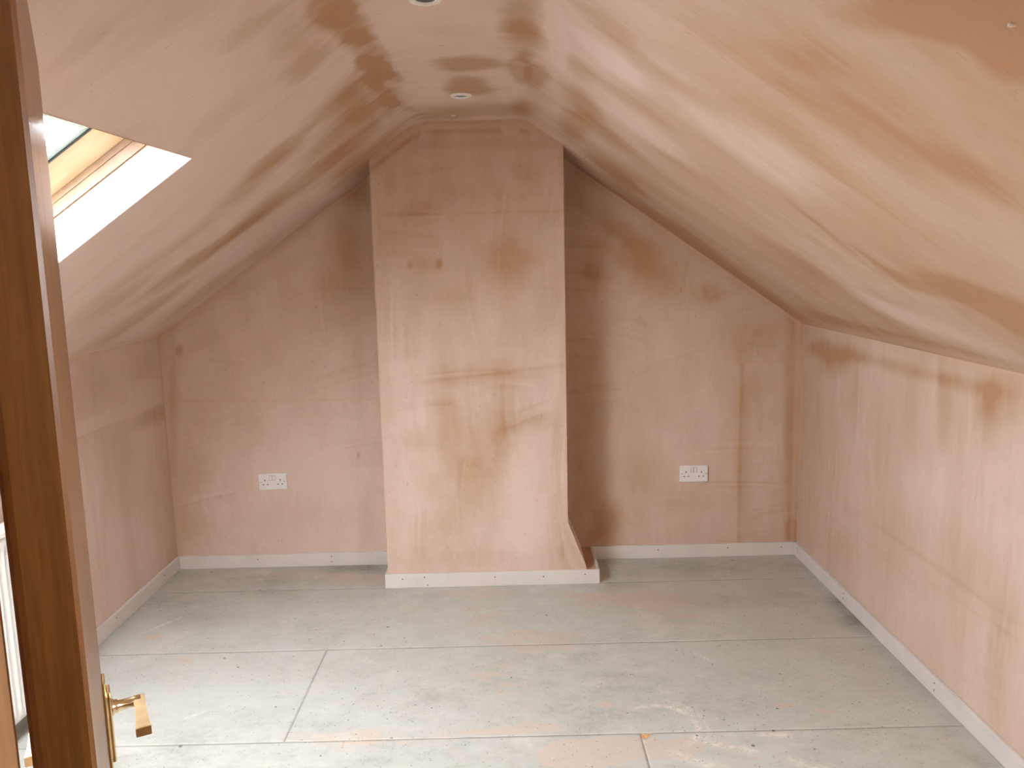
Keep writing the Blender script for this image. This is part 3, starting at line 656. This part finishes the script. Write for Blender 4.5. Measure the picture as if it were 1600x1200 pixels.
# ------------------------------------------------------------------ skirting boards
def nails(parent, pts, axis):
    """small punched nail heads: axis is the outward normal"""
    me = None
    q = Vector(axis).to_track_quat('Z', 'Y').to_matrix().to_4x4()
    for p in pts:
        if me is None:
            bm = bmesh.new(); add_lathe(bm, [(0, .0009), (.0028, .0008), (.0034, .0002), (.0034, -.002)], 10)
            me = bpy.data.meshes.new('nail_head'); bm.to_mesh(me); bm.free(); me.materials.append(M_NAIL)
        o = bpy.data.objects.new('nail_head', me); COL.objects.link(o); o.parent = parent
        o.matrix_local = Matrix.Translation(p) @ q


def skirting(name, lo, hi, label):
    o = box(name, lo, hi, M_SKIRT, bevel=.0022)
    tag(o, label, 'skirting board', kind='structure'); return o


T = .014
s1 = skirting('baseboard_back', (XL + .001, YB - T, 0), (CX0 + .0005, YB, SK), 'pale grey primed skirting along the back wall beneath the socket nearer the window')
nails(s1, [(-1.33, YB - T, .045), (-.945, YB - T, .052), (-.945, YB - T, .022), (-.635, YB - T, .055), (-.640, YB - T, .020)], (0, -1, 0))
s2 = skirting('baseboard_back', (.4155, YB - T, 0), (XR - .001, YB, SK), 'pale grey primed skirting along the back wall in the alcove beyond the splayed foot')
nails(s2, [(.757, YB - T, .045), (1.120, YB - T, .048), (1.400, YB - T, .045)], (0, -1, 0))
s3 = skirting('baseboard_left', (XL - .010, YF + .001, 0), (XL + .004, YB - T, SK), 'pale grey primed skirting below the radiator wall')
nails(s3, [(XL + .004, 3.85, .045), (XL + .004, 3.35, .05)], (1, 0, 0))
s4 = skirting('baseboard_right', (XR - .004, YF + .001, 0), (XR + .010, YB - T, SK), 'long pale grey primed skirting along the low wall opposite the window')
nails(s4, [(XR - .004, 4.00, .052), (XR - .004, 4.00, .030), (XR - .004, 3.42, .052), (XR - .004, 3.42, .028), (XR - .004, 2.645, .048), (XR - .004, 2.645, .022), (XR - .004, 1.95, .05)], (-1, 0, 0))
s5 = skirting('baseboard_chimney', (CX0 - T, YC - T - .001, 0), (.4155, YC - .0015, SK), 'pale grey primed skirting across the foot of the chimney breast')
ff = YC - T - .001
nails(s5, [(-.535, ff, .045), (-.43, ff, .052), (-.415, ff, .012), (-.09, ff, .045), (.145, ff, .042), (.345, ff, .048)], (0, -1, 0))
s6 = skirting('baseboard_chimney', (CX0 - T, YC - .0015, 0), (CX0 - .0005, YB - T, SK), 'short skirting return on the window side of the chimney breast')
s7 = skirting('baseboard_chimney', (.4015, YC - .0015, 0), (.4155, YB, SK), 'short skirting return beside the splayed foot of the chimney breast')
s8 = skirting('baseboard_front', (XL + .005, YF, 0), (JL - .075, YF + T, SK), 'pale skirting on the doorway wall at the radiator side')
s9 = skirting('baseboard_front', (JR + .075, YF, 0), (XR - .005, YF + T, SK), 'pale skirting on the doorway wall at the side away from the radiator')

# ------------------------------------------------------------------ roof windows
def zpt(x, y): return float(zc(np.array([x]), np.array([y]))[0])


def roof_window(name, side, xt, xb, y_far, y_near, label):
    """side -1 left slope, +1 right slope; xt / xb: x of the opening's top and bottom edges"""
    tan = .697 if side < 0 else .700; tilt = .012 if side < 0 else .009
    c = 1 / math.hypot(1, tan)
    Us = Vector((side * c, 0, -tan * c)); Vs = Vector((0, 1, 0)); Ns = Vector((side * tan * c, 0, c))
    W0 = Vector((xt, y_far, zpt(xt, y_far))); SL = abs(xb - xt) / c; WY = y_far - y_near

    def wp(s, t, dpt): return W0 + Us * s - Vs * t + Ns * dpt

    def ring(bm, o, i, d0, d1, lean=0.0):
        """rectangular frame between outer inset o and inner inset i, from depth d0 to d1"""
        for (s0, s1_, t0, t1) in ((o, i, o, WY - o), (SL - i, SL - o, o, WY - o), (i, SL - i, o, i), (i, SL - i, WY - i, WY - o)):
            vs = [bm.verts.new(wp(s, t, dd + (lean if dd == d0 and min(s, t, SL - s, WY - t) > (o + i) / 2 else 0))) for dd in (d0, d1) for s, t in ((s0, t0), (s1_, t0), (s1_, t1), (s0, t1))]
            for f in ((0, 1, 2, 3), (7, 6, 5, 4), (0, 4, 5, 1), (1, 5, 6, 2), (2, 6, 7, 3), (3, 7, 4, 0)):
                bm.faces.new([vs[k] for k in f])

    win = empty(name); tag(win, label, 'roof window', kind='structure')
    RD = .095; vs = np.linspace(-.002, RD + .01, 10)
    for face in ('far', 'near', 'top', 'bottom'):
        if face in ('near', 'far'):
            t = -.0005 if face == 'far' else WY + .0005
            uu = np.linspace(0, SL, 60)
            fn = lambda A, B: [W0.x + Us.x * A + Ns.x * B, 0 * A + W0.y - t, W0.z + Us.z * A + Ns.z * B - tilt * t * (1 - B / RD)]
        else:
            s = -.0005 if face == 'top' else SL + .0005
            uu = np.linspace(0, WY, 60)
            fn = lambda A, B: [W0.x + Us.x * s + Ns.x * B, W0.y - A, W0.z + Us.z * s + Ns.z * B - tilt * A * (1 - B / RD)]
        A, B = np.meshgrid(uu, vs, indexing='ij')
        d = .08 + .3 * (fbm(A * 5, B * 9, 151) - .5) + .30 * band(B, RD, .010)
        grid_obj('plaster_reveal', uu, vs, fn, {'damp_shade': d, 'bead': .4 * band(B, 0, .004), 'relief': 0 * A}, M_BACK, win, flip=(face in ('far', 'top')) == (side < 0))
    bm = bmesh.new(); ring(bm, -.03, .006, RD, RD + .027); ring(bm, -.03, .009, RD + .027, RD + .031); ring(bm, -.03, .006, RD + .031, RD + .075)
    mesh_obj('frame', bm, M_PINE_DARKENED, win)
    bm = bmesh.new(); ring(bm, .0075, .110, RD + .045, RD + .085, .034); sash = mesh_obj('sash', bm, M_PINE_LIT, win)
    bm = bmesh.new(); ring(bm, .1095, .116, RD + .070, RD + .083); mesh_obj('rubber_seal', bm, M_SEAL, sash)
    bm = bmesh.new(); ring(bm, .114, .140, RD + .074, RD + .078); mesh_obj('glazing_edge', bm, M_SPACER, sash)
    bm = bmesh.new()
    q = [bm.verts.new(wp(s, t, dd)) for dd in (RD + .080, RD + .084) for s, t in ((.11, .11), (SL - .11, .11), (SL - .11, WY - .11), (.11, WY - .11))]
    for f in ((0, 1, 2, 3), (7, 6, 5, 4), (0, 4, 5, 1), (1, 5, 6, 2), (2, 6, 7, 3), (3, 7, 4, 0)): bm.faces.new([q[k] for k in f])
    mesh_obj('glass_pane', bm, M_GLASS, sash)
    bm = bmesh.new(); ring(bm, -.05, .06, RD + .087, RD + .095); mesh_obj('outer_flashing', bm, M_STEEL, win)
    bm = bmesh.new(); add_tube(bm, [wp(.055, WY * .3, RD + .03), wp(.055, WY * .7, RD + .03)], .008); mesh_obj('opening_bar', bm, M_STEEL, sash)
    # sky light enters through the pane: a portal guides the sampler, it adds no light
    pl = bpy.data.lights.new('sky_portal', 'AREA'); pl.shape = 'RECTANGLE'; pl.size = SL - .2; pl.size_y = WY - .2; pl.cycles.is_portal = True
    po = bpy.data.objects.new('sky_portal', pl); COL.objects.link(po)
    ctr = wp(SL / 2, WY / 2, RD + .12); ey = Ns.cross(Us); mm = Matrix.Identity(4)
    for i in range(3):
        mm[i][0] = Us[i]; mm[i][1] = ey[i]; mm[i][2] = Ns[i]; mm[i][3] = ctr[i]
    po.matrix_world = mm


roof_window('window_1', -1, HX1, HX0, HY1, HY0, 'pine framed roof window in the slope beside the door')
roof_window('added_window', 1, GX0, GX1, GY1, GY0, 'added smaller roof window in the opposite slope, unseen, for fill light')


# ------------------------------------------------------------------ twin sockets
def make_socket():
    root = empty('wall_socket')
    # local frame: x to the right along the wall, -y out into the room, z up; origin at the plate's centre on the wall
    plate = box('faceplate', (-.073, -.009, -.043), (.073, 0, .043), M_SOCK, root, bevel=.0035, seg=3)
    for sx in (-.0085, .0085):
        bm = bmesh.new(); add_box(bm, (sx - .0085, -.0094, .0065), (sx + .0085, -.0085, .0335))
        fr = mesh_obj('switch_recess', bm, M_SCREW, root)
        rot = Matrix.Translation((sx, -.0105, .020)) @ Matrix.Rotation(math.radians(7), 4, 'X')
        box('rocker_switch', (-.0068, -.0022, -.0118), (.0068, .0022, .0118), M_SOCK, root, bevel=.0012, mtx=rot)
    for sg in (-1, 1):
        cx = sg * .0395
        bm = bmesh.new()
        add_box(bm, (cx - .0023, -.0093, .0040), (cx + .0023, -.0085, .0125))
        xa, xb = (cx - .0095, cx + .0125) if sg < 0 else (cx - .0125, cx + .0095)
        for xx in (xa, xb): add_box(bm, (xx - .0036, -.0093, -.0162), (xx + .0036, -.0085, -.0116))
        mesh_obj('pin_holes', bm, M_HOLE_SHADE, root)  # dark boxes painting the shade inside the pin holes
        bm = bmesh.new(); add_lathe(bm, [(0, .0012), (.0028, .001), (.0034, 0), (.0034, -.002)], 14, Matrix.Translation((sg * .0602, -.0088, .0)) @ Matrix.Rotation(math.radians(90), 4, 'X'))
        mesh_obj('screw', bm, M_SCREW, root, smooth=True)
    return root


def dup(root):
    r = root.copy(); COL.objects.link(r)
    for ch in root.children:
        c = ch.copy(); COL.objects.link(c); c.parent = r
    return r


sk1 = make_socket()
sk1.location = (-1.226, YB - .0002, .4575); sk1.rotation_euler = (0, math.radians(-1.4), 0)
tag(sk1, 'white double wall socket on the gable wall at the window side of the chimney breast', 'socket', 'double sockets on the gable wall')
sk2 = dup(sk1)
sk2.location = (.9395, YB - .0002, .4475); sk2.rotation_euler = (0, math.radians(0.3), 0)
tag(sk2, 'white double wall socket in the alcove beyond the splayed chimney foot, smeared with filler', 'socket', 'double sockets on the gable wall')
bm = bmesh.new(); add_box(bm, (.005, -.0045, -.0475), (.070, -.0005, -.0425), .0015)
fs = mesh_obj('filler_smear', bm, M_FILL, sk2)


# ------------------------------------------------------------------ recessed downlights
def make_light():
    root = empty('recessed_downlight')
    bm = bmesh.new()
    add_lathe(bm, [(.0415, .003), (.0415, -.0015), (.0395, -.0045), (.0345, -.0062), (.0265, -.0060), (.0250, -.0045), (.0235, -.0008)], 48)
    mesh_obj('bezel', bm, M_WHITE, root, smooth=True)
    bm = bmesh.new(); add_lathe(bm, [(0, .0002), (.012, -.0003), (.0240, -.0012)], 40)
    mesh_obj('lamp_lens', bm, M_LAMP, root, smooth=True)
    return root


dl = make_light(); dl.location = (-.158, 3.193, FLAT - .001)
tag(dl, 'small round white downlight in the flat ceiling just in front of the chimney breast', 'downlight', 'downlights in the flat ceiling')
dl2 = dup(dl); dl2.location = (-.181, 2.062, FLAT - .001)
tag(dl2, 'small round white downlight nearer the camera, half cut off by the top of the picture', 'downlight', 'downlights in the flat ceiling')


# ------------------------------------------------------------------ radiator below the window
def radiator():
    x0 = XL + .012; y0, y1, z0, z1 = 1.62, 2.82, .070, .715
    root = empty('panel_radiator', (x0, (y0 + y1) / 2, z0))
    inv = Matrix.Translation((-x0, -(y0 + y1) / 2, -z0))

    def off(o): o.matrix_parent_inverse = inv; return o
    P = .0333
    n = int((y1 - y0 - .06) / P)
    for nm, xf, sgn in (('front_panel', x0 + .082, 1), ('rear_panel', x0 + .030, -1)):
        # pressed flutes: profile in y, fading at top and bottom
        ys_ = []; k = y0
        yy = np.linspace(y0, y1, 6 * n + 1); zz_ = np.array([z0, z0 + .010, z0 + .035, z0 + .055, z1 - .075, z1 - .055, z1 - .026, z1 - .012])
        fade = np.array([0, 0, 0, 1, 1, 0, 0, 0.])
        A, B = np.meshgrid(yy, zz_, indexing='ij')
        flute = np.clip(.5 + .9 * np.cos((A - y0 - .03) / P * 2 * np.pi), 0, 1) * ((A > y0 + .028) & (A < y1 - .028))
        F_ = np.broadcast_to(fade, A.shape)
        rim = np.where((B < z0 + .005) | (B > z1 - .015), .006, 0)
        Xp = xf - sgn * (.009 * F_ * (1 - flute)) - sgn * rim
        g = grid_obj(nm, yy, zz_, lambda a, b: [Xp, a, b], {}, M_WHITE, root, flip=(sgn < 0))
        md = g.modifiers.new('t', 'SOLIDIFY'); md.thickness = .008; md.offset = -1 if sgn > 0 else -1
        off(g)
    bm = bmesh.new()
    add_box(bm, (x0 + .012, y0, z1 - .014), (x0 + .022, y1, z1)); add_box(bm, (x0 + .076, y0, z1 - .014), (x0 + .086, y1, z1))
    m_ = int((y1 - y0) / .012)
    for i in range(m_ + 1):
        yq = y0 + i * .012
        add_box(bm, (x0 + .020, yq - .003, z1 - .006), (x0 + .078, yq + .003, z1 - .002))
    off(mesh_obj('top_grille', bm, M_WHITE, root))
    for yy_ in (y0 - .004, y1):
        off(box('side_panel', (x0 + .010, yy_, z0 + .005), (x0 + .088, yy_ + .004, z1), M_WHITE, root, bevel=.0015))
    for yv in (y0 - .035, y1 + .035):
        bm = bmesh.new()
        add_tube(bm, [(x0 + .05, yv, .0), (x0 + .05, yv, .09)], .0075)
        add_lathe(bm, [(0, .0), (.011, .0), (.013, .02), (.013, .035), (.016, .04), (.016, .085), (.012, .092), (0, .092)], 18, Matrix.Translation((x0 + .05, yv, .075)))
        s_ = 1 if yv < y0 else -1
        add_tube(bm, [(x0 + .05, yv, .095), (x0 + .05, yv + s_ * .05, .095)], .008)
        off(mesh_obj('valve', bm, M_WHITE, root))
    for yb in (y0 + .15, y1 - .15):
        off(box('wall_bracket', (XL - .008, yb - .012, .15), (x0 + .034, yb + .012, .62), M_WHITE, root))
    tag(root, 'white fluted panel radiator on the low wall, seen through the gap behind the door', 'radiator')


radiator()

# ------------------------------------------------------------------ doorway lining and open door
lin = empty('door_2'); lin.name = 'door_frame'
tag(lin, 'light brown wooden door lining at the very edge of the picture', 'door frame', kind='structure')
for nm, lo_, hi_ in (('jamb', (JL - .030, YF - .127, 0), (JL, YF + .001, HEAD + .03)), ('jamb', (JR, YF - .127, 0), (JR + .030, YF + .001, HEAD + .03)), ('head', (JL, YF - .127, HEAD), (JR, YF + .001, HEAD + .03)),
                     ('door_stop', (JL, YF - .085, 0), (JL + .012, YF - .045, HEAD)), ('door_stop', (JR - .012, YF - .085, 0), (JR, YF - .045, HEAD)),
                     ('architrave', (JL - .072, YF + .0005, 0), (JL - .008, YF + .0155, HEAD - .004)), ('architrave', (JR + .008, YF + .0005, 0), (JR + .068, YF + .0155, HEAD - .004))):
    box(nm, lo_, hi_, M_JAMB, lin, bevel=.002)

N1 = Vector((-.338, .600, 0)); DD = Vector((-.4675, .884, 0)).normalized(); NN = Vector((DD.y, -DD.x, 0))   # along the leaf; out of its room-side face
NN = Vector((.884, .4675, 0)).normalized()
DT = .044; DW = .762
dm = Matrix.Identity(4)                    # local x along the leaf from the hinge edge, local y out of the visible face, z up
for i in range(3):
    dm[i][0] = DD[i]; dm[i][1] = NN[i]; dm[i][2] = (0, 0, 1)[i]; dm[i][3] = N1[i]
door = empty('door_1'); door.matrix_world = dm
tag(door, 'brown wooden door standing open, its edge towards the camera', 'door', kind='structure')
bm = bmesh.new()
fp = [(.0005, -.0035), (.0035, 0), (DW - .0035, 0), (DW, -.0035), (DW, -DT + .004), (DW - .004, -DT), (.009, -DT), (.004, -DT + .003), (0, -DT + .008)]
lo_ = [bm.verts.new((x, y, .008)) for x, y in fp]; hi_ = [bm.verts.new((x, y, 1.848)) for x, y in fp]
bm.faces.new(lo_); bm.faces.new(hi_)
for k in range(len(fp)):
    j = (k + 1) % len(fp); bm.faces.new((lo_[k], lo_[j], hi_[j], hi_[k]))
mesh_obj('door_leaf', bm, M_DOOR, door)
HZ = .839; HXl = .705


def lever(side):
    """back plate, boss, neck and flat lever on one face of the leaf"""
    s = side; y0 = 0 if s > 0 else -DT
    bm = bmesh.new()

    def bx(a, b, bev=.001):
        lo_ = [a[0], min(y0 + s * a[1], y0 + s * b[1]), a[2]]; hi_ = [b[0], max(y0 + s * a[1], y0 + s * b[1]), b[2]]
        add_box(bm, lo_, hi_, bev)
    bx((HXl - .020, 0, HZ - .103), (HXl + .020, .005, HZ + .052), .0015)
    bx((HXl - .0155, .004, HZ - .088), (HXl + .0155, .011, HZ + .034), .002)
    pt = mesh_obj('handle_plate', bm, M_BRASS, door)
    rot = Matrix.Translation((HXl, y0 + s * .010, HZ)) @ Matrix.Rotation(math.radians(-90 * s), 4, 'X')
    bm = bmesh.new()
    add_lathe(bm, [(0, 0), (.0135, 0), (.0135, .003), (.0105, .005), (.0115, .008), (.0088, .011), (.0082, .034), (.0085, .044), (0, .044)], 28, rot)
    mesh_obj('handle_neck', bm, M_BRASS, door, smooth=True)
    bm = bmesh.new()
    ya, yb = sorted((y0 + s * .043, y0 + s * .060))
    # flat bar flaring slightly towards its squared end
    secs = [(HXl + .012, 0, .0052), (HXl + .006, 0, .006), (HXl - .03, .0, .0055), (HXl - .07, .0005, .0050), (HXl - .094, .0022, .0052), (HXl - .096, .0026, .0075), (HXl - .104, .0026, .0075)]
    rings = []
    for xx, gr, hh in secs:
        rings.append([bm.verts.new(p) for p in ((xx, ya - gr, HZ - hh), (xx, yb + gr, HZ - hh), (xx, yb + gr, HZ + hh), (xx, ya - gr, HZ + hh))])
    for a, b in zip(rings[:-1], rings[1:]):
        for k in range(4): bm.faces.new((a[k], a[(k + 1) % 4], b[(k + 1) % 4], b[k]))
    bm.faces.new(rings[0]); bm.faces.new(rings[-1][::-1])
    bmesh.ops.recalc_face_normals(bm, faces=bm.faces)
    bmesh.ops.bevel(bm, geom=list(bm.edges), offset=.0008, segments=2, affect='EDGES')
    mesh_obj('handle_lever', bm, M_BRASS, door)


lever(1); lever(-1)
box('latch_plate', (DW - .0006, -.034, HZ - .03), (DW + .0012, -.010, HZ + .03), M_BRASS, door)
for hz in (.28, 1.77):
    bm = bmesh.new(); add_box(bm, (-.0012, -DT + .001, hz - .04), (.0005, -.012, hz + .04)); add_tube(bm, [door.matrix_world.inverted() @ door.matrix_world @ Vector((-.004, -DT - .002, hz - .04)), Vector((-.004, -DT - .002, hz + .04))], .005)
    mesh_obj('hinge', bm, M_STEEL, door)
